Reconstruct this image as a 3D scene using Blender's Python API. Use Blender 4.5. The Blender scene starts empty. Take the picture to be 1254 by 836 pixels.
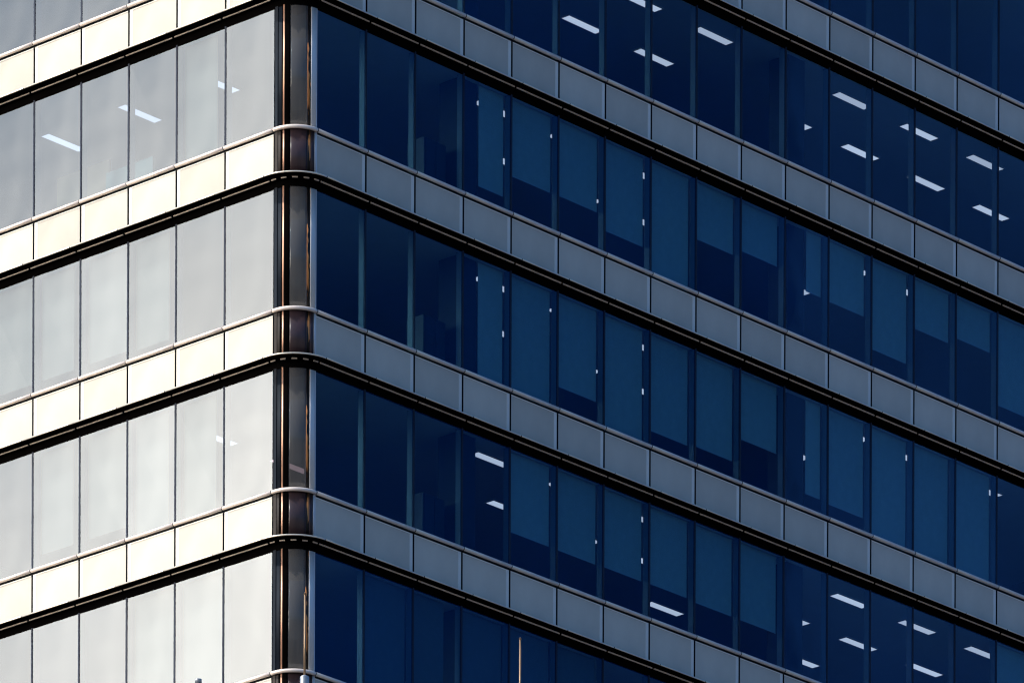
import bpy, bmesh, math, random
from mathutils import Vector, Matrix

random.seed(7)
S = bpy.context.scene
COL = S.collection
PI = math.pi

# ------------------------------------------------------------------ camera
# Building frame: the two glass planes meet on the vertical line X=0, Y=0.
# "avenue" face runs along +X (plane Y=0), "sunny" face runs along +Y (plane X=0).
Z0 = 73.917                       # height of the sill line of storey 0 above the street
TH = 0.7404
F_PX, PP_Y, W_PX, H_PX = 9488.68, 3944.95, 1254.0, 836.0
CAM = Vector((-122.705, -118.946, Z0 - 72.217))
ROLL = 0.0042
cd = bpy.data.cameras.new('camera')
cam = bpy.data.objects.new('camera', cd)
COL.objects.link(cam)
S.camera = cam
cd.sensor_fit = 'HORIZONTAL'
cd.sensor_width = 36.0
cd.lens = 36.0 * F_PX / W_PX
cd.shift_y = (PP_Y - H_PX / 2) / W_PX
cd.clip_start = 1.0
cd.clip_end = 6000.0
fwd = Vector((math.cos(TH), math.sin(TH), 0))
right = Vector((math.sin(TH), -math.cos(TH), 0))
up = Vector((0, 0, 1))
# small roll about the optical axis
r2 = right * math.cos(ROLL) + up * math.sin(ROLL)
u2 = right * -math.sin(ROLL) + up * math.cos(ROLL)
m = Matrix((r2, u2, -fwd)).transposed().to_4x4()
m.translation = CAM
cam.matrix_world = m

# ------------------------------------------------------------------ world and sun
SUN_EL, SUN_PHI = math.radians(51), math.radians(33)
sun_dir = Vector((-math.cos(SUN_PHI) * math.cos(SUN_EL), math.sin(SUN_PHI) * math.cos(SUN_EL), math.sin(SUN_EL)))
world = bpy.data.worlds.new('World')
S.world = world
world.use_nodes = True
wt = world.node_tree
wt.nodes.clear()
def wn(t, **kw):
    n = wt.nodes.new(t)
    for k, v in kw.items():
        setattr(n, k, v)
    return n
sky = wn('ShaderNodeTexSky', sky_type='NISHITA', sun_disc=False)
sky.sun_elevation = SUN_EL
sky.sun_rotation = -(PI / 2 - SUN_PHI)
sky.air_density, sky.dust_density, sky.ozone_density = 1.0, 3.0, 4.0
tint = wn('ShaderNodeMix', data_type='RGBA', blend_type='MULTIPLY')
tint.inputs[0].default_value = 1.0
tint.inputs[7].default_value = (0.42, 0.82, 1.15, 1)
wt.links.new(sky.outputs[0], tint.inputs[6])
bg = wn('ShaderNodeBackground')
bg.inputs[1].default_value = 0.125
wt.links.new(tint.outputs[2], bg.inputs[0])
# bank of bright sunlit haze and cloud on the sun side of the sky
geo = wn('ShaderNodeTexCoord')
dot = wn('ShaderNodeVectorMath', operation='DOT_PRODUCT')
cdir = Vector((-.738 - .675 * .25, .675 - .738 * .25, .108)).normalized()
dot.inputs[1].default_value = cdir
wt.links.new(geo.outputs['Generated'], dot.inputs[0])
mr = wn('ShaderNodeMapRange', interpolation_type='SMOOTHSTEP')
mr.inputs[1].default_value, mr.inputs[2].default_value = math.cos(math.radians(26.5)), math.cos(math.radians(17))
wt.links.new(dot.outputs['Value'], mr.inputs[0])
nz = wn('ShaderNodeTexNoise')
nz.inputs['Scale'].default_value = 13.0
nz.inputs['Detail'].default_value = 6.0
wt.links.new(geo.outputs['Generated'], nz.inputs['Vector'])
nr = wn('ShaderNodeMapRange')
nr.inputs[1].default_value, nr.inputs[2].default_value = 0.3, 0.7
nr.inputs[3].default_value, nr.inputs[4].default_value = 0.78, 1.14
wt.links.new(nz.outputs['Fac'], nr.inputs[0])
mul = wn('ShaderNodeMath', operation='MULTIPLY')
wt.links.new(mr.outputs[0], mul.inputs[0])
wt.links.new(nr.outputs[0], mul.inputs[1])
bgc = wn('ShaderNodeBackground')
bgc.inputs[0].default_value = (1.0, 0.85, 0.665, 1)
cl = wn('ShaderNodeMath', operation='MULTIPLY')
cl.inputs[1].default_value = 11.6
wt.links.new(mul.outputs[0], cl.inputs[0])
wt.links.new(cl.outputs[0], bgc.inputs[1])
add = wn('ShaderNodeAddShader')
wt.links.new(bg.outputs[0], add.inputs[0])
wt.links.new(bgc.outputs[0], add.inputs[1])
wo = wn('ShaderNodeOutputWorld')
wt.links.new(add.outputs[0], wo.inputs[0])

sl = bpy.data.lights.new('sun', 'SUN')
sl.energy = 2.8
sl.angle = math.radians(0.5)
sl.color = (1.0, 0.95, 0.86)
so = bpy.data.objects.new('sun', sl)
COL.objects.link(so)
so.location = (0, 0, 200)
so.rotation_euler = (-sun_dir).to_track_quat('-Z', 'Y').to_euler()

S.view_settings.view_transform = 'Standard'
S.view_settings.look = 'None'
S.view_settings.exposure = 0.0
S.view_settings.gamma = 1.0
S.view_settings.use_curve_mapping = False
S.cycles.use_denoising = True
S.cycles.max_bounces = 10
S.cycles.transparent_max_bounces = 24
S.cycles.caustics_reflective = False
S.cycles.caustics_refractive = False
S.cycles.filter_width = 1.2

# ------------------------------------------------------------------ materials
def new_mat(name):
    m = bpy.data.materials.new(name)
    m.use_nodes = True
    t = m.node_tree
    t.nodes.clear()
    return m, t, t.nodes.new('ShaderNodeOutputMaterial')

def plain(name, col, rough=0.5, metal=0.0, spec=0.5, var=0.06, scale=3.0, stretch=(1, 1, 1), bump=0.0):
    """Principled with a faint object-space mottling of the base colour."""
    m, t, out = new_mat(name)
    b = t.nodes.new('ShaderNodeBsdfPrincipled')
    tc = t.nodes.new('ShaderNodeTexCoord')
    mp = t.nodes.new('ShaderNodeMapping')
    mp.inputs['Scale'].default_value = stretch
    n = t.nodes.new('ShaderNodeTexNoise')
    n.inputs['Scale'].default_value = scale
    n.inputs['Detail'].default_value = 5
    t.links.new(tc.outputs['Object'], mp.inputs[0])
    t.links.new(mp.outputs[0], n.inputs['Vector'])
    r = t.nodes.new('ShaderNodeMapRange')
    r.inputs[1].default_value, r.inputs[2].default_value = 0.25, 0.75
    r.inputs[3].default_value, r.inputs[4].default_value = 1 - var, 1 + var
    t.links.new(n.outputs['Fac'], r.inputs[0])
    oi = t.nodes.new('ShaderNodeObjectInfo')
    r2 = t.nodes.new('ShaderNodeMapRange')
    r2.inputs[3].default_value, r2.inputs[4].default_value = 1 - var * .7, 1 + var * .7
    t.links.new(oi.outputs['Random'], r2.inputs[0])
    mm = t.nodes.new('ShaderNodeMath'); mm.operation = 'MULTIPLY'
    t.links.new(r.outputs[0], mm.inputs[0]); t.links.new(r2.outputs[0], mm.inputs[1])
    v = t.nodes.new('ShaderNodeVectorMath'); v.operation = 'SCALE'
    v.inputs[0].default_value = col
    t.links.new(mm.outputs[0], v.inputs['Scale'])
    t.links.new(v.outputs[0], b.inputs['Base Color'])
    b.inputs['Roughness'].default_value = rough
    b.inputs['Metallic'].default_value = metal
    b.inputs['Specular IOR Level'].default_value = spec
    if bump:
        bp = t.nodes.new('ShaderNodeBump')
        bp.inputs['Strength'].default_value = bump
        bp.inputs['Distance'].default_value = 0.01
        t.links.new(n.outputs['Fac'], bp.inputs['Height'])
        t.links.new(bp.outputs[0], b.inputs['Normal'])
    t.links.new(b.outputs[0], out.inputs[0])
    return m

def glass(name, R, refl, trans, wave=0.015, veil=0.0):
    """Coated window glass: a constant coating reflectance over tinted see-through."""
    m, t, out = new_mat(name)
    tr = t.nodes.new('ShaderNodeBsdfTransparent')
    tr.inputs[0].default_value = (*trans, 1)
    gl = t.nodes.new('ShaderNodeBsdfGlossy')
    gl.inputs['Color'].default_value = (*refl, 1)
    gl.inputs['Roughness'].default_value = 0.03
    tc = t.nodes.new('ShaderNodeTexCoord')
    n = t.nodes.new('ShaderNodeTexNoise')
    n.inputs['Scale'].default_value = 0.9
    n.inputs['Detail'].default_value = 1.0
    t.links.new(tc.outputs['Object'], n.inputs['Vector'])
    bp = t.nodes.new('ShaderNodeBump')
    bp.inputs['Strength'].default_value = 1.0
    bp.inputs['Distance'].default_value = wave
    t.links.new(n.outputs['Fac'], bp.inputs['Height'])
    t.links.new(bp.outputs[0], gl.inputs['Normal'])
    oi = t.nodes.new('ShaderNodeObjectInfo')
    r2 = t.nodes.new('ShaderNodeMapRange')
    r2.inputs[3].default_value, r2.inputs[4].default_value = R * 0.93, R * 1.07
    t.links.new(oi.outputs['Random'], r2.inputs[0])
    mx = t.nodes.new('ShaderNodeMixShader')
    t.links.new(r2.outputs[0], mx.inputs[0])
    t.links.new(tr.outputs[0], mx.inputs[1])
    t.links.new(gl.outputs[0], mx.inputs[2])
    last = mx
    if veil:
        df = t.nodes.new('ShaderNodeBsdfDiffuse')
        df.inputs[0].default_value = (0.21, 0.20, 0.195, 1)
        m2 = t.nodes.new('ShaderNodeMixShader')
        m2.inputs[0].default_value = veil
        t.links.new(mx.outputs[0], m2.inputs[1])
        t.links.new(df.outputs[0], m2.inputs[2])
        last = m2
    t.links.new(last.outputs[0], out.inputs[0])
    return m

def emitter(name, col, strength):
    m, t, out = new_mat(name)
    e = t.nodes.new('ShaderNodeEmission')
    e.inputs[0].default_value = (*col, 1)
    oi = t.nodes.new('ShaderNodeObjectInfo')
    r = t.nodes.new('ShaderNodeMapRange')
    r.inputs[3].default_value, r.inputs[4].default_value = strength * .8, strength * 1.1
    t.links.new(oi.outputs['Random'], r.inputs[0])
    t.links.new(r.outputs[0], e.inputs[1])
    t.links.new(e.outputs[0], out.inputs[0])
    return m

M = {}
M['glass'] = glass('tinted_window_glass', 0.12, (0.84, 0.92, 1.0), (0.33, 0.56, 0.68), 0.003)
M['clear'] = glass('glass_edge', 0.0, (1, 1, 1), (0.97, 0.98, 0.98), 0.0)
M['smoked'] = glass('smoked_corner_glass', 0.06, (0.8, 0.85, 0.85), (0.60, 0.60, 0.62), 0.004, veil=0.40)
M['spandrel'] = plain('enamelled_spandrel', (0.66, 0.61, 0.52), 0.4, 0, 0.15, 0.10, 1.1)
M['trim'] = plain('spandrel_trim', (0.92, 0.88, 0.78), 0.3, 0, 0.5, 0.03)
M['steel'] = plain('brushed_rail', (1.0, 0.84, 0.74), 0.3, 0.15, 0.5, 0.06, 6, (1, 1, 1))
M['nose'] = plain('ledge_nose_metal', (1.0, 0.86, 0.70), 0.35, 0.6, 0.5, 0.05, 6)
M['black'] = plain('black_coated_metal', (0.003, 0.0025, 0.0025), 0.9, 0, 0.0, 0.2)
M['joint'] = plain('dark_sealant', (0.010, 0.012, 0.018), 0.6, 0, 0.2, 0.1)
M['slot'] = plain('slot_trim_metal', (1.0, 0.82, 0.68), 0.5, 0.0, 0.5, 0.15, 8)
M['mullion'] = plain('mullion_cap', (0.020, 0.030, 0.055), 0.5, 0.0, 0.15, 0.1)
M['fin'] = plain('inner_mullion_paint', (0.19, 0.22, 0.23), 0.5, 0, 0.3, 0.05)
M['blind'] = plain('blind_fabric', (0.64, 0.70, 0.61), 0.85, 0, 0.1, 0.06, 5)
M['beige_blind'] = plain('beige_blind_fabric', (0.46, 0.21, 0.14), 0.85, 0, 0.1, 0.06, 5)
M['grey_blind'] = plain('grey_blind_fabric', (0.24, 0.24, 0.22), 0.85, 0, 0.1, 0.06, 5)
M['hem'] = plain('blind_hem', (0.70, 0.70, 0.68), 0.5, 0.2, 0.4, 0.04)
M['ceiling'] = plain('ceiling_tiles', (0.62, 0.62, 0.62), 0.8, 0, 0.1, 0.04, 2)
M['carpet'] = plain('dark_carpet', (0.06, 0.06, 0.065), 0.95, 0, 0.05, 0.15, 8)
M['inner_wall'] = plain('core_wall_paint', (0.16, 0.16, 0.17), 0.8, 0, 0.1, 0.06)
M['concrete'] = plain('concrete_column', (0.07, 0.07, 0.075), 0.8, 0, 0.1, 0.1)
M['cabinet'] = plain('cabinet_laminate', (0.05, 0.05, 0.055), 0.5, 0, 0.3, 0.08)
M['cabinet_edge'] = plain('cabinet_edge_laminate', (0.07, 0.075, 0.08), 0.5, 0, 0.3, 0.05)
M['tan_screen'] = plain('tan_screen_fabric', (0.34, 0.13, 0.06), 0.9, 0, 0.1, 0.08)
M['green_screen'] = plain('green_screen_glass', (0.14, 0.12, 0.08), 0.4, 0, 0.3, 0.05)
M['lamp'] = emitter('fluorescent_diffuser', (1.0, 0.74, 0.82), 1.28)
M['lamp_frame'] = plain('lamp_frame_paint', (0.7, 0.7, 0.7), 0.4, 0, 0.3, 0.03)
M['copper'] = plain('polished_copper', (0.72, 0.40, 0.26), 0.45, 0.4, 0.5, 0.12, 5, (1, 1, 0.3))  # coppery reflection in the corner glass, put into the colour
M['wine'] = plain('wine_corner_panel', (0.055, 0.032, 0.034), 0.35, 0, 0.5, 0.35, 2.2, (3, 3, 0.4))  # wine-red reflection tones painted into the corner panel
M['navy'] = plain('navy_corner_jamb', (0.010, 0.015, 0.024), 0.6, 0.0, 0.1, 0.2)
M['brown_jamb'] = plain('brown_corner_jamb', (0.05, 0.042, 0.038), 0.6, 0.0, 0.1, 0.15)
M['grey_jamb'] = plain('grey_corner_jamb', (0.80, 0.78, 0.76), 0.4, 0.1, 0.5, 0.08, 2, (1, 1, 0.3))
M['asphalt'] = plain('street_asphalt', (0.17, 0.15, 0.13), 0.9, 0, 0.2, 0.2, 0.05)
M['render'] = plain('low_block_render', (0.34, 0.32, 0.29), 0.8, 0, 0.2, 0.1, 0.4)
M['roofing'] = plain('roof_membrane', (0.18, 0.18, 0.18), 0.9, 0, 0.2, 0.15, 0.6)
M['dark_glass'] = plain('dark_glass', (0.03, 0.04, 0.05), 0.1, 0, 0.6, 0.1)
M['tower_cladding'] = plain('dark_tower_cladding', (0.001, 0.027, 0.175), 0.9, 0, 0.0, 0.35, 0.12)
M['bay_cladding'] = plain('blue_bay_cladding', (0.008, 0.044, 0.185), 0.9, 0, 0.0, 0.35, 0.12)
M['rod'] = plain('weathered_rod', (0.42, 0.27, 0.16), 0.45, 0.6, 0.5, 0.2, 9, (1, 1, 0.3))
M['pipe'] = plain('galvanised_pipe', (0.45, 0.48, 0.53), 0.4, 0.5, 0.5, 0.08)

def painted_glint_mat():
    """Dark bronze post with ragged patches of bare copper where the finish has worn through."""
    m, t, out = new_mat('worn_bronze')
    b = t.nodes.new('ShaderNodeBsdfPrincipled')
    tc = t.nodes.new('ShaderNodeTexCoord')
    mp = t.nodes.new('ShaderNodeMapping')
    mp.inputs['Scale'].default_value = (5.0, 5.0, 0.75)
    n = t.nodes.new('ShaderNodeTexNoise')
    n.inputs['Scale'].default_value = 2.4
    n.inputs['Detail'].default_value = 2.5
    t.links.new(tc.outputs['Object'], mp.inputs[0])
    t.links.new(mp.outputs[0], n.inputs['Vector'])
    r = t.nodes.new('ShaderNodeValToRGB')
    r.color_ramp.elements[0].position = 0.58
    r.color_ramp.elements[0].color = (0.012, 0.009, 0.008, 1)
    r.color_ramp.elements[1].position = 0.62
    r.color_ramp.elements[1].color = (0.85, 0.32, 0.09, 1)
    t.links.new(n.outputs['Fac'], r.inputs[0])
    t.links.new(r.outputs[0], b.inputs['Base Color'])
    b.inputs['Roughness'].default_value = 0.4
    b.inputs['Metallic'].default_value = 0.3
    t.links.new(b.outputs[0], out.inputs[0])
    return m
M['bronze'] = painted_glint_mat()

# ------------------------------------------------------------------ helpers
class MB:
    """Collects boxes, prisms and sweeps; build() links them as ONE mesh object."""
    def __init__(self):
        self.v, self.f, self.mi, self.mats, self.smooth = [], [], [], [], []
    def mat(self, m):
        if m not in self.mats:
            self.mats.append(m)
        return self.mats.index(m)
    def faces(self, vs, fs, m, smooth=False):
        o = len(self.v)
        self.v += [tuple(x) for x in vs]
        for f in fs:
            self.f.append(tuple(o + i for i in f))
            self.mi.append(self.mat(m))
            self.smooth.append(smooth)
    def box(self, x0, x1, y0, y1, z0, z1, m, tr=lambda p: p, mats=None):
        c = [(x, y, z) for x in (x0, x1) for y in (y0, y1) for z in (z0, z1)]
        q = [(0, 1, 3, 2), (4, 6, 7, 5), (0, 4, 5, 1), (2, 3, 7, 6), (0, 2, 6, 4), (1, 5, 7, 3)]
        for i, f in enumerate(q):     # -x +x -y +y -z +z
            self.faces([tr(Vector(c[j])) for j in f], [(0, 1, 2, 3)], (mats or {}).get(i, m))
    def build(self, name, parent=None, loc=(0, 0, 0)):
        me = bpy.data.meshes.new(name)
        me.from_pydata([Vector(v) - Vector(loc) for v in self.v], [], self.f)
        for mt in self.mats:
            me.materials.append(mt)
        me.polygons.foreach_set('material_index', self.mi)
        me.polygons.foreach_set('use_smooth', self.smooth)
        b = bmesh.new(); b.from_mesh(me)
        bmesh.ops.remove_doubles(b, verts=b.verts, dist=1e-5)
        bmesh.ops.recalc_face_normals(b, faces=b.faces)
        b.to_mesh(me); b.free()
        o = bpy.data.objects.new(name, me)
        COL.objects.link(o)
        if parent is not None:
            o.parent = parent
            pw = parent_world(parent)
            o.location = Vector(loc) - pw
        else:
            o.location = loc
        return o

def parent_world(o):
    w = Vector((0, 0, 0))
    while o is not None:
        w += Vector(o.location)
        o = o.parent
    return w

def tag(o, label=None, cat=None, group=None, kind=None):
    if label: o['label'] = label
    if cat: o['category'] = cat
    if group: o['group'] = group
    if kind: o['kind'] = kind
    return o

def empty(name, loc):
    o = bpy.data.objects.new(name, None)
    o.empty_display_size = 0.2
    COL.objects.link(o)
    o.location = loc
    return o

# facade coordinates: a = distance along the face from the corner line, d = outward, z
AV = lambda p: Vector((p[0], -p[1], p[2]))          # avenue face
SU = lambda p: Vector((-p[1], p[0], p[2]))          # sunny face
WR, WL, OR, OL = 1.5974, 1.5281, 0.6133, 0.6841
HEAD = 2.7808                                        # glass height above the sill line
RC = 0.6133                                          # radius of the rounded corner
NR, NL = 19, 9
XE, YE = OR + WR * NR, OL + WL * NL
def zs(s):                                           # sill line of storey s (bands numbered downward)
    return Z0 - 4.0 * s

def path(stops=True):
    """Stations round the corner: (point on the glass line, outward normal, is_joint)."""
    st = []
    for k in range(NL, -1, -1):
        st.append((Vector((0, OL + WL * k, 0)), Vector((-1, 0, 0)), True))
    n = 18
    for i in range(0, n + 1):
        ph = PI / 2 * i / n
        nrm = Vector((-math.cos(ph), -math.sin(ph), 0))
        if i == n:
            break
        st.append((Vector((RC, RC, 0)) + nrm * RC, nrm, False))
    for k in range(0, NR + 1):
        st.append((Vector((OR + WR * k, 0, 0)), Vector((0, -1, 0)), True))
    return st

def sweep(mb, prof, m, zbase, st=None, groove=None, gm=None, smooth=True, closed=True):
    """Sweep a (d, z) profile round the building; at joints cut a narrow dark groove of depth `groove`."""
    st = st or path()
    rings = []
    cx = sum(p[0] for p in prof) / len(prof)
    cz = sum(p[1] for p in prof) / len(prof)
    for i, (p, n, j) in enumerate(st):
        tang = Vector((-n.y, n.x, 0))
        if groove and j and 0 < i < len(st) - 1:
            for off, k in ((-.011, 1), (-.009, 1 - groove), (.009, 1 - groove), (.011, 1)):
                rings.append((p + tang * off, n, k, k < 1))
        else:
            rings.append((p, n, 1, False))
    np_ = len(prof)
    vs = []
    for p, n, k, _ in rings:
        for d, z in prof:
            dd, zz = cx + (d - cx) * k, cz + (z - cz) * k
            vs.append((p.x + n.x * dd, p.y + n.y * dd, zbase + zz))
    for i in range(len(rings) - 1):
        dark = rings[i][3] or rings[i + 1][3]
        for j in range(np_ if closed else np_ - 1):
            a, b = i * np_ + j, i * np_ + (j + 1) % np_
            c, e = a + np_, b + np_
            mm = m[j] if isinstance(m, (list, tuple)) else m
            mb.faces([vs[a], vs[b], vs[e], vs[c]], [(0, 1, 2, 3)], gm if dark and gm else mm, smooth)
    for r in (0, len(rings) - 1):
        mb.faces([vs[r * np_ + j] for j in range(np_)], [tuple(range(np_))], m[0] if isinstance(m, (list, tuple)) else m)

# ------------------------------------------------------------------ street
g = MB()
g.faces([(-2500, -2500, 0), (2500, -2500, 0), (2500, 2500, 0), (-2500, 2500, 0)], [(0, 1, 2, 3)], M['asphalt'])
tag(g.build('street'), kind='structure')

# ------------------------------------------------------------------ office tower
SMIN, SMAX = -2, 5
tower = empty('office_tower', (0, 0, 0))
tag(tower, 'tall office tower with a rounded corner, blue glass bands and pale panels between dark ledges', 'tower')

def project(p):
    q = Vector(p) - CAM
    y = q.dot(fwd)
    u, v = F_PX * q.dot(right) / y, -F_PX * q.z / y
    c, s = math.cos(ROLL), math.sin(ROLL)
    return W_PX / 2 + u * c - v * s, PP_Y + u * s + v * c

def seen_area(tr, a0, a1, z0, z1):
    n = 0
    for i in range(12):
        for j in range(12):
            x, y = project(tr((a0 + (a1 - a0) * (i + .5) / 12, 0, z0 + (z1 - z0) * (j + .5) / 12)))
            n += 0 <= x < W_PX and 0 <= y < H_PX
    return n / 144

def pane_mb(mb, tr, a0, a1, s):
    # each pane sits a hair out of true, so that neighbours mirror slightly different bits of sky
    z = zs(s)
    q = [random.uniform(-.004, .001) for _ in range(4)]
    def jit(p):
        u, v = (p.x - a0) / (a1 - a0), (p.z - z) / HEAD
        e = (q[0] * (1 - u) + q[1] * u) * (1 - v) + (q[2] * (1 - u) + q[3] * u) * v
        return tr(Vector((p.x, p.y + e, p.z)))
    mb.box(a0 + .024, a1 - .024, -.012, 0, z + .062, z + HEAD, M['clear'], jit, {3: M['glass']})

def mullion_mb(mb, tr, k, s):
    z = zs(s)
    mb.box(k - .0235, k + .0235, -.03, .008, z + .062, z + HEAD + .02, M['mullion'], tr)
    mb.box(k - .027, k + .027, -.18, -.032, z + .062, z + HEAD + .02, M['fin'], tr)

def spandrel_mb(mb, tr, a0, a1, s):
    z = zs(s)
    mb.box(a0 + .030, a1 - .030, -.04, 0, z - 1.0, z + .002, M['spandrel'], tr, {0: M['joint'], 1: M['joint']})

def strim_mb(mb, tr, a0, a1, s):
    z = zs(s)
    mb.box(a1 - .125, a1 - .030, .0005, .004, z - 1.0, z - .0205, M['trim'], tr)
    mb.box(a0 + .030, a1 - .030, .0005, .004, z - .020, z + .002, M['trim'], tr)

cells = []
for s in range(SMIN, SMAX + 1):
    for j in range(NR):
        cells.append(('avenue', AV, OR + WR * j, OR + WR * (j + 1), s, j))
    for j in range(NL):
        cells.append(('sunny', SU, OL + WL * j, OL + WL * (j + 1), s, j))

def split(z0, z1):
    sc_ = sorted(cells, key=lambda c: -seen_area(c[1], c[2], c[3], zs(c[4]) + z0, zs(c[4]) + z1))
    return sc_[:100], sc_[100:]

near, rest = split(0, HEAD)
for face, tr, a0, a1, s, j in near:
    loc = tr(((a0 + a1) / 2, 0, zs(s)))
    b = MB(); pane_mb(b, tr, a0, a1, s)
    w = b.build('window', tower, loc)
    b = MB(); mullion_mb(b, tr, a1, s)
    b.build('mullion', w, tr((a1, 0, zs(s))))
b = MB(); b2 = MB()
for face, tr, a0, a1, s, j in rest:
    pane_mb(b, tr, a0, a1, s)
    mullion_mb(b2, tr, a1, s)
w = tag(b.build('window', tower), kind='stuff')
tag(b2.build('mullion', w), kind='stuff')

near, rest = split(-1.0, 0)
for face, tr, a0, a1, s, j in near:
    loc = tr(((a0 + a1) / 2, 0, zs(s)))
    b = MB(); spandrel_mb(b, tr, a0, a1, s)
    w = b.build('spandrel_panel', tower, loc)
    b = MB(); strim_mb(b, tr, a0, a1, s)
    b.build('edge_trim', w, loc)
b = MB(); b2 = MB()
for face, tr, a0, a1, s, j in rest:
    spandrel_mb(b, tr, a0, a1, s)
    strim_mb(b2, tr, a0, a1, s)
w = tag(b.build('spandrel_panel', tower), kind='stuff')
tag(b2.build('edge_trim', w), kind='stuff')

def arc_mb(mb, p0, p1, r0, r1, z0, z1, m, n=6, smooth=True):
    """A quarter-ring segment of the rounded corner between angles p0, p1 (degrees), radii r0 < r1."""
    c = Vector((RC, RC, 0))
    pts = []
    for i in range(n + 1):
        ph = math.radians(p0 + (p1 - p0) * i / n)
        nn = Vector((-math.cos(ph), -math.sin(ph), 0))
        pts.append((c + nn * r1, c + nn * r0))
    for i in range(n):
        (o0, i0), (o1, i1) = pts[i], pts[i + 1]
        V = lambda p, z: (p.x, p.y, z)
        mb.faces([V(o0, z0), V(o1, z0), V(o1, z1), V(o0, z1)], [(0, 1, 2, 3)], m, smooth)
        mb.faces([V(i0, z0), V(i0, z1), V(i1, z1), V(i1, z0)], [(0, 1, 2, 3)], m, smooth)
        for z in (z0, z1):
            mb.faces([V(o0, z), V(o1, z), V(i1, z), V(i0, z)], [(0, 1, 2, 3)], m)
    for o, i_ in (pts[0], pts[-1]):
        mb.faces([(o.x, o.y, z0), (i_.x, i_.y, z0), (i_.x, i_.y, z1), (o.x, o.y, z1)], [(0, 1, 2, 3)], m)

circ = lambda cd_, cz_, r, n=16: [(cd_ + r * math.cos(2 * PI * i / n), cz_ + r * math.sin(2 * PI * i / n)) for i in range(n)]
for s in range(SMIN, SMAX + 2):
    z = zs(s)
    # sill rail: a round bar that wraps the corner, jointed at every panel
    b = MB()
    sweep(b, circ(.038, .084, .043), M['steel'], z, groove=.12, gm=M['joint'])
    b.build('sill_rail', tower, (0, 0, z))
    # dark backing strip behind the rail and the joints of the panels
    b = MB()
    sweep(b, [(-.05, -1.22), (-.043, -1.22), (-.043, .0), (-.02, .003), (-.02, .060), (-.05, .060)], M['joint'], z, smooth=False)
    b.build('panel_backing', tower, (0, 0, z))
    # ledge below the panels: black plate with a pale nose, a bright slot strip and a black window head
    b = MB()
    sweep(b, [(-.042, -1.049), (.30, -1.049), (.335, -1.045), (.335, -1.008), (.30, -1.004), (-.042, -1.004)], M['black'], z, smooth=False)  # dark reflection on the plate's underside is put into its black colour
    lg = b.build('sun_ledge', tower, (0, 0, z))
    b = MB()
    sweep(b, [(.337, -1.044), (.346, -1.041), (.352, -1.032), (.352, -1.020), (.346, -1.010), (.337, -1.007)], M['nose'], z, groove=.15, gm=M['joint'])
    b.build('ledge_nose', lg, (0, 0, z))
    b = MB()
    sweep(b, [(-.042, -1.222), (.004, -1.222), (.016, -1.14), (.016, -1.052), (-.042, -1.052)], M['black'], z, smooth=False)
    b.build('window_head', lg, (0, 0, z))
    b = MB()
    pr = [(.112, -1.078), (.134, -1.078), (.134, -1.052), (.112, -1.052)]  # bright strip standing in for daylight through the slot
    st = path()
    segs = []
    for k in range(NL):
        segs.append(st[k:k + 2])
    arc = st[NL:NL + 20]
    for i in range(5):
        segs.append(arc[i * 4:i * 4 + 4])
    for k in range(NR):
        i = NL + 1 + 18 + k
        segs.append(st[i:i + 2])
    for sg in segs:
        a, c = sg[0], sg[-1]
        ta = Vector((-a[1].y, a[1].x, 0)); tc_ = Vector((-c[1].y, c[1].x, 0))
        sg = [(a[0] + ta * .034, a[1], False)] + list(sg[1:-1]) + [(c[0] - tc_ * .034, c[1], False)]
        sweep(b, pr, M['slot'], z, st=sg, smooth=False)
    b.build('slot_trim', lg, (0, 0, z))
    if s > SMAX:
        continue
    # rounded corner, glazed storey: reflections in the curved glass painted as coloured strips
    za, zb = z + .062, z + HEAD + .02
    b = MB(); arc_mb(b, 31, 68, RC - .014, RC - .002, za, zb, M['smoked'], 10)
    cw = b.build('corner_window', tower, (0, 0, z))
    def piece(name, p0, p1, r1, mt, parent, y0, y1, n=4, r0=.1):
        bb = MB(); arc_mb(bb, p0, p1, RC - r0, RC + r1, y0, y1, mt, n)
        return bb.build(name, parent, (0, 0, z))
    b = MB()
    b.box(.584, .668, -.12, .012, za, zb, M['navy'], SU)
    arc_mb(b, 3, 13, RC - .12, RC - .004, za, zb, M['navy'])
    b.build('corner_jamb', cw, (0, 0, z))
    piece('corner_post', 13, 16, -.006, M['black'], cw, za, zb)
    piece('copper_trim', 16, 19.4, .012, M['copper'], cw, za, zb)
    piece('corner_post', 19.4, 31, .006, M['black'], cw, za, zb)
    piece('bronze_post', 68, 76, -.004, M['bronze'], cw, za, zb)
    b = MB(); arc_mb(b, 76, 90, RC - .1, RC + .002, za, zb, M['grey_jamb'])
    b.box(RC + .0005, OR + .022, -.1, .004, za, zb, M['grey_jamb'], AV)
    b.build('corner_jamb', cw, (0, 0, z))
    # rounded corner, panel band: mirrored tones painted as coloured strips
    ya, yb = z - 1.0, z + .060
    b = MB(); arc_mb(b, 31, 68, RC - .04, RC - .002, ya, yb, M['wine'], 10)
    cs = b.build('corner_panel', tower, (0, 0, z))
    b = MB()
    b.box(.584, .668, -.04, .008, ya, yb, M['brown_jamb'], SU)
    arc_mb(b, 3, 10, RC - .04, RC - .004, ya, yb, M['brown_jamb'])
    b.build('corner_jamb', cs, (0, 0, z))
    piece('corner_post', 10, 16, -.006, M['black'], cs, ya, yb, r0=.04)
    piece('copper_trim', 16, 19.4, .012, M['copper'], cs, ya, yb, r0=.04)
    piece('corner_post', 19.4, 31, .006, M['black'], cs, ya, yb, r0=.04)
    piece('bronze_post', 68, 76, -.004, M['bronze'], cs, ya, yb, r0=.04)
    piece('corner_post', 76, 86, -.003, M['wine'], cs, ya, yb, r0=.04)
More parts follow.
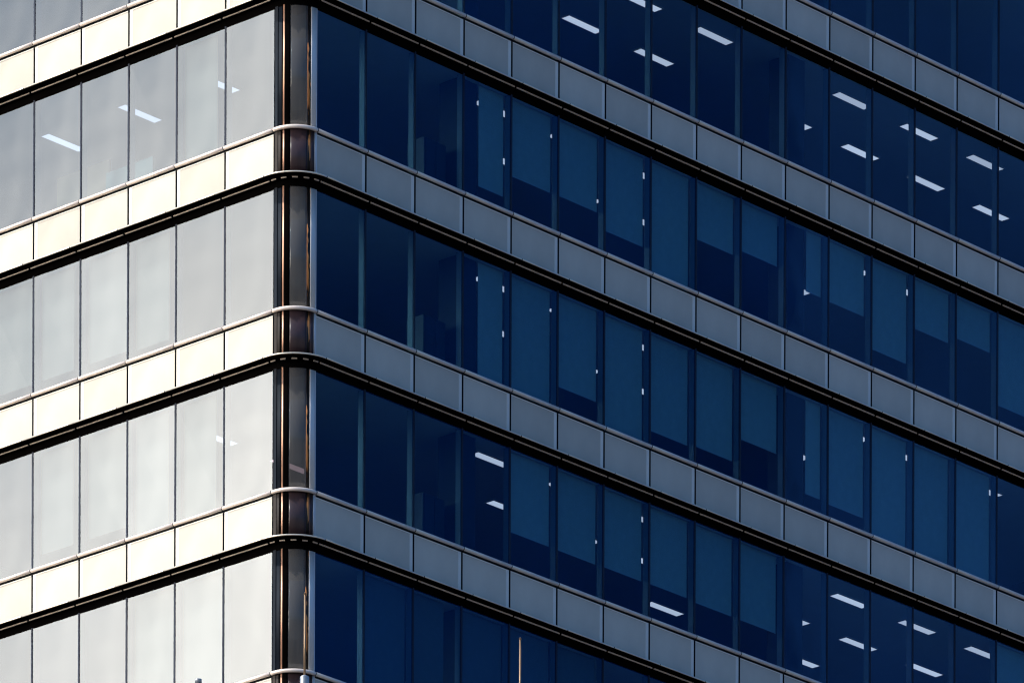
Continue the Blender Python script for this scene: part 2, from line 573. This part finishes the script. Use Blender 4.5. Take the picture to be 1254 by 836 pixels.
    b = MB(); arc_mb(b, 86, 90, RC - .04, RC + .002, ya, yb, M['grey_jamb'])
    b.box(RC + .0005, OR + .026, -.04, .004, ya, yb, M['grey_jamb'], AV)
    b.build('corner_jamb', cs, (0, 0, z))

# floors, core, end walls, columns
DEP = 8.5
for s in range(SMIN - 1, SMAX + 1):
    zc = zs(s) + HEAD + .03        # ceiling plane of storey s
    zt = zs(s - 1) - .30 if s - 1 >= SMIN - 1 else zc + .9
    b = MB()
    b.box(.65, XE, .07, YE, zc, zc + .9, M['ceiling'], mats={5: M['carpet']})
    b.box(.07, .65, .65, YE, zc, zc + .9, M['ceiling'], mats={5: M['carpet']})
    b.build('floor_slab', tower, (0, 0, zc))
zb_, zt_ = zs(SMAX) - 1.0, zs(SMIN - 1) + HEAD
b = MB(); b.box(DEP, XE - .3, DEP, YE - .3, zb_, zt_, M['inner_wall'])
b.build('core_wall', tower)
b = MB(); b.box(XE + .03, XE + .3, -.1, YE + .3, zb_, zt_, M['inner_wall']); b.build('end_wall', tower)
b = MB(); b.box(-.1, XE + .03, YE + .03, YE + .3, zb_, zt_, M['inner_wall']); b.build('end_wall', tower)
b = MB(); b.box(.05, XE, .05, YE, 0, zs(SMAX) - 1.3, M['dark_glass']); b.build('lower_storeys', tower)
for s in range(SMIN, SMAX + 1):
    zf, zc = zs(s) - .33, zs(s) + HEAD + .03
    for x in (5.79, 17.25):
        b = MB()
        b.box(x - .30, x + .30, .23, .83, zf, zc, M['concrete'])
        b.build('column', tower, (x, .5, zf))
# ------------------------------------------------------------------ ceiling lights
BAND = {-1: 'topmost', 0: 'second', 1: 'third', 2: 'fourth', 3: 'fifth', 4: 'lowest'}
ORD = ['first', 'second', 'third', 'fourth', 'fifth', 'sixth', 'seventh', 'eighth', 'ninth', 'tenth', 'eleventh', 'twelfth',
       'thirteenth', 'fourteenth', 'fifteenth', 'sixteenth', 'seventeenth', 'eighteenth']
def make_light():
    r = empty('ceiling_light', (0, 0, 0))
    b = MB()
    b.box(0, 1.22, 0, .020, -.03, -.002, M['lamp_frame']); b.box(0, 1.22, .260, .28, -.03, -.002, M['lamp_frame'])
    b.box(0, .020, .0205, .2595, -.03, -.002, M['lamp_frame']); b.box(1.20, 1.22, .0205, .2595, -.03, -.002, M['lamp_frame'])
    b.build('frame', r)
    b = MB(); b.box(.021, 1.199, .021, .259, -.026, -.006, M['lamp'])
    b.build('diffuser', r)
    return r
lamp0 = make_light()
used = [False]
def copy_tree(o, parent=None):
    c = o.copy(); COL.objects.link(c)
    c.parent = parent
    for ch in o.children:
        copy_tree(ch, c)
    return c
def light(x, y, s, label, group):
    r = lamp0 if not used[0] else copy_tree(lamp0)
    used[0] = True
    r.location = (x, y, zs(s) + HEAD + .03)
    tag(r, label, 'ceiling light', group)
GX = [6.70 + 2.54 * i for i in range(9)]
ROWS = {'first': .70, 'second': 2.56, 'third': 4.40}
plan = {
    0: {'first': [2, 3, 5, 6, 7], 'second': [2, 3, 5, 6, 7, 8]},
    1: {'first': [0, 1, 2, 3, 5, 6], 'second': [1, 2, 3, 5]},
    2: {'first': [0, 1, 2, 3, 5, 6, 7], 'second': [1, 2, 3, 5]},
    3: {'first': [0, 1, 2, 3, 5, 6, 7], 'second': [1, 2, 3, 5, 6, 7], 'third': [-1, 4, 6]},
}
for s, rows in plan.items():
    for rn, idx in rows.items():
        for n, i in enumerate(idx):
            light(6.70 + 2.54 * i - (.22 if i < 0 else 0), ROWS[rn], s,
                  f'lit light, {ORD[n]} from the corner, {rn} ceiling row, {BAND[s]} blue window band',
                  'ceiling lights behind the blue windows')
for n, (x, y, s) in enumerate([(1.50, 9.40, 1), (1.50, 6.90, 1), (1.48, 4.38, 1), (1.48, 4.40, 3)]):
    light(x, y, s, ['lit ceiling light behind the fifth pale pane left of the corner, longest one showing',
                    'lit ceiling light cut by the mullion between third and fourth pale panes from corner',
                    'lit ceiling light behind the two pale panes nearest the corner, higher of two storeys',
                    'lit ceiling light behind the two pale panes nearest the corner, lower of two storeys'][n],
          'ceiling lights behind the pale windows')

# ------------------------------------------------------------------ roller blinds
def blind(tr, a0, a1, s, zbot, label, group):
    cloth = M['beige_blind'] if tr is SU else M['grey_blind'] if s == 4 else M['blind']
    z1 = zs(s) + HEAD + .01
    z0 = zs(s) + zbot
    loc = tr(((a0 + a1) / 2, -.19, z1))
    r = empty('roller_blind', loc)
    tag(r, label, 'roller blind', group)
    b = MB()
    b.box(a0, a1, -.192, -.188, z0, z1, cloth, tr)
    b.build('fabric', r, loc)
    b = MB()
    b.box(a0, a1, -.197, -.183, z0 - .025, z0 - .001, M['hem' if tr is AV else 'beige_blind'], tr)
    b.build('hem_bar', r, loc)
    return r
FULL = .06
RB = {1: {3: .53, 4: 1.08, 5: 1.10, 6: .76, 7: FULL, 8: 1.49, 9: 1.67, 10: 1.39, 11: 1.38, 12: .69, 13: 1.63, 14: 1.84, 15: .65},
      2: {3: FULL, 4: FULL, 5: .74, 6: FULL, 7: .59, 8: .65, 9: 1.25, 10: .59, 11: .56, 12: FULL, 13: FULL, 14: FULL},
      3: {4: 1.0, 5: 1.0, 6: 1.02, 7: 1.04, 8: 1.01, 9: 1.01, 15: FULL},
      4: {1: FULL, 2: FULL, 3: FULL, 4: FULL, 5: FULL}}
for s, row in RB.items():
    for j, zb in row.items():
        a0, a1 = OR + WR * j + .035, OR + WR * (j + 1) - .075
        if j in (3, 10) and s < 3:
            a0 = OR + WR * j + (.70 if j == 3 else .99)
        if s == 4 and j == 2:
            a1 = OR + WR * j + 1.2
        how = 'fully lowered' if zb == FULL else 'lowered over three quarters' if zb < .8 else 'lowered about two thirds' if zb < 1.2 else 'half lowered'
        blind(AV, a0, a1, s, zb, f'blind {how}, {ORD[j]} pane right of corner, {BAND[s]} window band', 'blinds behind the blue windows')
LB = {1: {1: FULL}, 2: {5: .46, 4: .46, 3: .46, 2: .40}, 3: {4: .5, 3: .5, 2: FULL, 1: FULL}, 4: {2: FULL, 1: FULL}}
for s, row in LB.items():
    for j, zb in row.items():
        a0, a1 = OL + WL * j + .035, OL + WL * (j + 1) - .075
        if s in (2, 3) and j in (2, 4):
            a0 += .35
            a1 = a1 if j == 4 else a1
        if j == 1 and s < 4:
            a0 += .39
        how = 'fully lowered' if zb == FULL else 'partly lowered'
        blind(SU, a0, a1, s, zb, f'pale blind {how}, {ORD[j]} pale pane left of corner, {BAND[s]} window band', 'blinds behind the pale windows')

# ------------------------------------------------------------------ furniture behind the glass
def cabinet(x, y, s, w, h, label):
    zf = zs(s) - .33
    r = empty('cabinet', (x, y, zf))
    tag(r, label, 'cabinet', 'cabinets behind the blue windows')
    b = MB(); b.box(x, x + w, y, y + .5, zf, zf + h, M['cabinet']); b.build('body', r, (x, y, zf))
    b = MB(); b.box(x - .03, x - .002, y - .01, y + .5, zf, zf + h, M['cabinet_edge']); b.build('side_panel', r, (x, y, zf))
    b = MB(); b.box(x + .02, x + w / 2 - .01, y - .02, y - .002, zf + .1, zf + h - .03, M['cabinet']); d = b.build('door', r, (x, y, zf))
    b = MB(); b.box(x + w / 2 - .05, x + w / 2 - .035, y - .035, y - .021, zf + .9, zf + 1.05, M['cabinet_edge']); b.build('handle', d, (x, y, zf))
    b = MB(); b.box(x + w / 2 + .01, x + w - .02, y - .02, y - .002, zf + .1, zf + h - .03, M['cabinet']); d = b.build('door', r, (x, y, zf))
    b = MB(); b.box(x + w / 2 + .035, x + w / 2 + .05, y - .035, y - .021, zf + .9, zf + 1.05, M['cabinet_edge']); b.build('handle', d, (x, y, zf))
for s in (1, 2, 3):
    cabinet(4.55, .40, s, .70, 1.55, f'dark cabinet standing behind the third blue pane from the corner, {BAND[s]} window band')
def screen(y0, y1, x, s, h, mt, label):
    zf = zs(s) - .33
    r = empty('desk_screen', (x, y0, zf))
    tag(r, label, 'desk screen')
    b = MB(); b.box(x, x + .05, y0, y1, zf + .25, zf + h, mt); b.build('panel', r, (x, y0, zf))
    for yy in (y0 + .08, y1 - .12):
        b = MB(); b.box(x - .02, x + .07, yy, yy + .04, zf, zf + .248, M['hem']); b.build('foot', r, (x, yy, zf))
screen(6.9, 8.6, 1.0, 1, 1.72, M['tan_screen'], 'tan desk screen behind the fourth pale pane left of the corner')
screen(5.2, 6.7, .7, 1, 1.25, M['green_screen'], 'pale green desk screen behind the third pale pane left of the corner')

# ------------------------------------------------------------------ low block in front, its roof just below the picture
bc = CAM + fwd * 141.0 + right * -3.0
def bt(p):      # p = (lateral, forward, z)
    q = bc + right * p[0] + fwd * p[1]
    return Vector((q.x, q.y, p[2]))
RZ = 46.0
blk = empty('low_office_block', (bc.x, bc.y, 0))
tag(blk, 'lower rendered office block in front of the tower with masts on its flat roof', 'building')
b = MB(); b.box(-12, 12, -5, 9, 0, RZ - .3, M['render'], bt); b.build('wall', blk, (bc.x, bc.y, 0))
b = MB(); b.box(-11.7, 11.7, -4.7, 8.7, RZ - .298, RZ, M['roofing'], bt); b.build('roof', blk, (bc.x, bc.y, 0))
for n in range(10):
    b = MB()
    b.box(-11.5, 11.5, -5.02, -4.998, 3.0 + n * 4.2, 5.2 + n * 4.2, M['dark_glass'], bt)
    b.build('window', blk, (bc.x, bc.y, 0))

# ------------------------------------------------------------------ unseen dark tower, added for the blue windows to mirror
tc0 = Vector((12, 0, 0)) + Vector((.738, -.675, 0)) * 125
ang = math.radians(20)
ux, uy = Vector((math.cos(ang), math.sin(ang), 0)), Vector((-math.sin(ang), math.cos(ang), 0))
def tt(p):
    q = tc0 + ux * p[0] + uy * p[1]
    return Vector((q.x, q.y, p[2]))
dt = empty('glass_tower', (tc0.x, tc0.y, 0))
tag(dt, 'dark glass tower across the avenue, seen only as the deep blue mirrored in the windows', 'tower')
b = MB(); b.box(-34, 34, -16, 16, 0, 165, M['tower_cladding'], tt); b.build('cladding', dt, (tc0.x, tc0.y, 0))
b = MB(); b.box(-.75, 33.5, 16.01, 16.8, 20, 160, M['bay_cladding'], tt); b.build('bay_cladding', dt, (tc0.x, tc0.y, 0))  # lighter bay added to brighten what the far panes mirror
b = MB(); b.box(-30, 30, -12, 12, 165.01, 170, M['tower_cladding'], tt); b.build('roof', dt, (tc0.x, tc0.y, 0))

def tube(mb, c, r0, r1, z0, z1, m, n=12):
    vs = [(c.x + r0 * math.cos(2 * PI * i / n), c.y + r0 * math.sin(2 * PI * i / n), z0) for i in range(n)]
    vs += [(c.x + r1 * math.cos(2 * PI * i / n), c.y + r1 * math.sin(2 * PI * i / n), z1) for i in range(n)]
    mb.faces(vs, [(i, (i + 1) % n, n + (i + 1) % n, n + i) for i in range(n)], m, True)
    mb.faces(vs, [tuple(range(n)), tuple(range(2 * n - 1, n - 1, -1))], m)
def mast(x, y, ztop, zbase_top, rb, label, mat_base):
    c = Vector((x, y, 0))
    r = empty('lightning_rod', (x, y, RZ))
    tag(r, label, 'rod', 'thin rods in front of the tower')
    b = MB(); tube(b, c, rb + .05, rb + .05, RZ, RZ + .05, mat_base); tube(b, c, rb, rb, RZ + .05, zbase_top - .03, mat_base)
    tube(b, c, rb, rb * .4, zbase_top - .03, zbase_top, mat_base)
    b.build('base_post', r, (x, y, RZ))
    b = MB(); tube(b, c, .021, .017, zbase_top, ztop - .05, M['rod'], 10); tube(b, c, .017, .026, ztop - .05, ztop - .03, M['rod'], 10); tube(b, c, .026, .008, ztop - .03, ztop, M['rod'], 10)
    b.build('rod', r, (x, y, RZ))
mast(-22.015, -21.595, Z0 - 24.72, Z0 - 26.22, .085, 'thin copper coloured rod in front of the rounded glass corner', M['pipe'])
mast(-19.39, -24.47, Z0 - 25.52, Z0 - 26.9, .06, 'thin copper coloured rod standing in front of the lowest blue windows', M['pipe'])
r = empty('vent_pipe', (-23.31, -20.18, RZ))
tag(r, 'grey capped vent pipe poking up in front of the lowest pale panes', 'vent pipe')
c = Vector((-23.31, -20.18, 0))
b = MB(); tube(b, c, .045, .045, RZ, Z0 - 26.36, M['pipe']); b.build('pipe', r, (-23.31, -20.18, RZ))
b = MB(); tube(b, c, .065, .060, Z0 - 26.36, Z0 - 26.30, M['pipe']); tube(b, c, .060, .02, Z0 - 26.30, Z0 - 26.285, M['pipe']); b.build('cap', r, (-23.31, -20.18, RZ))
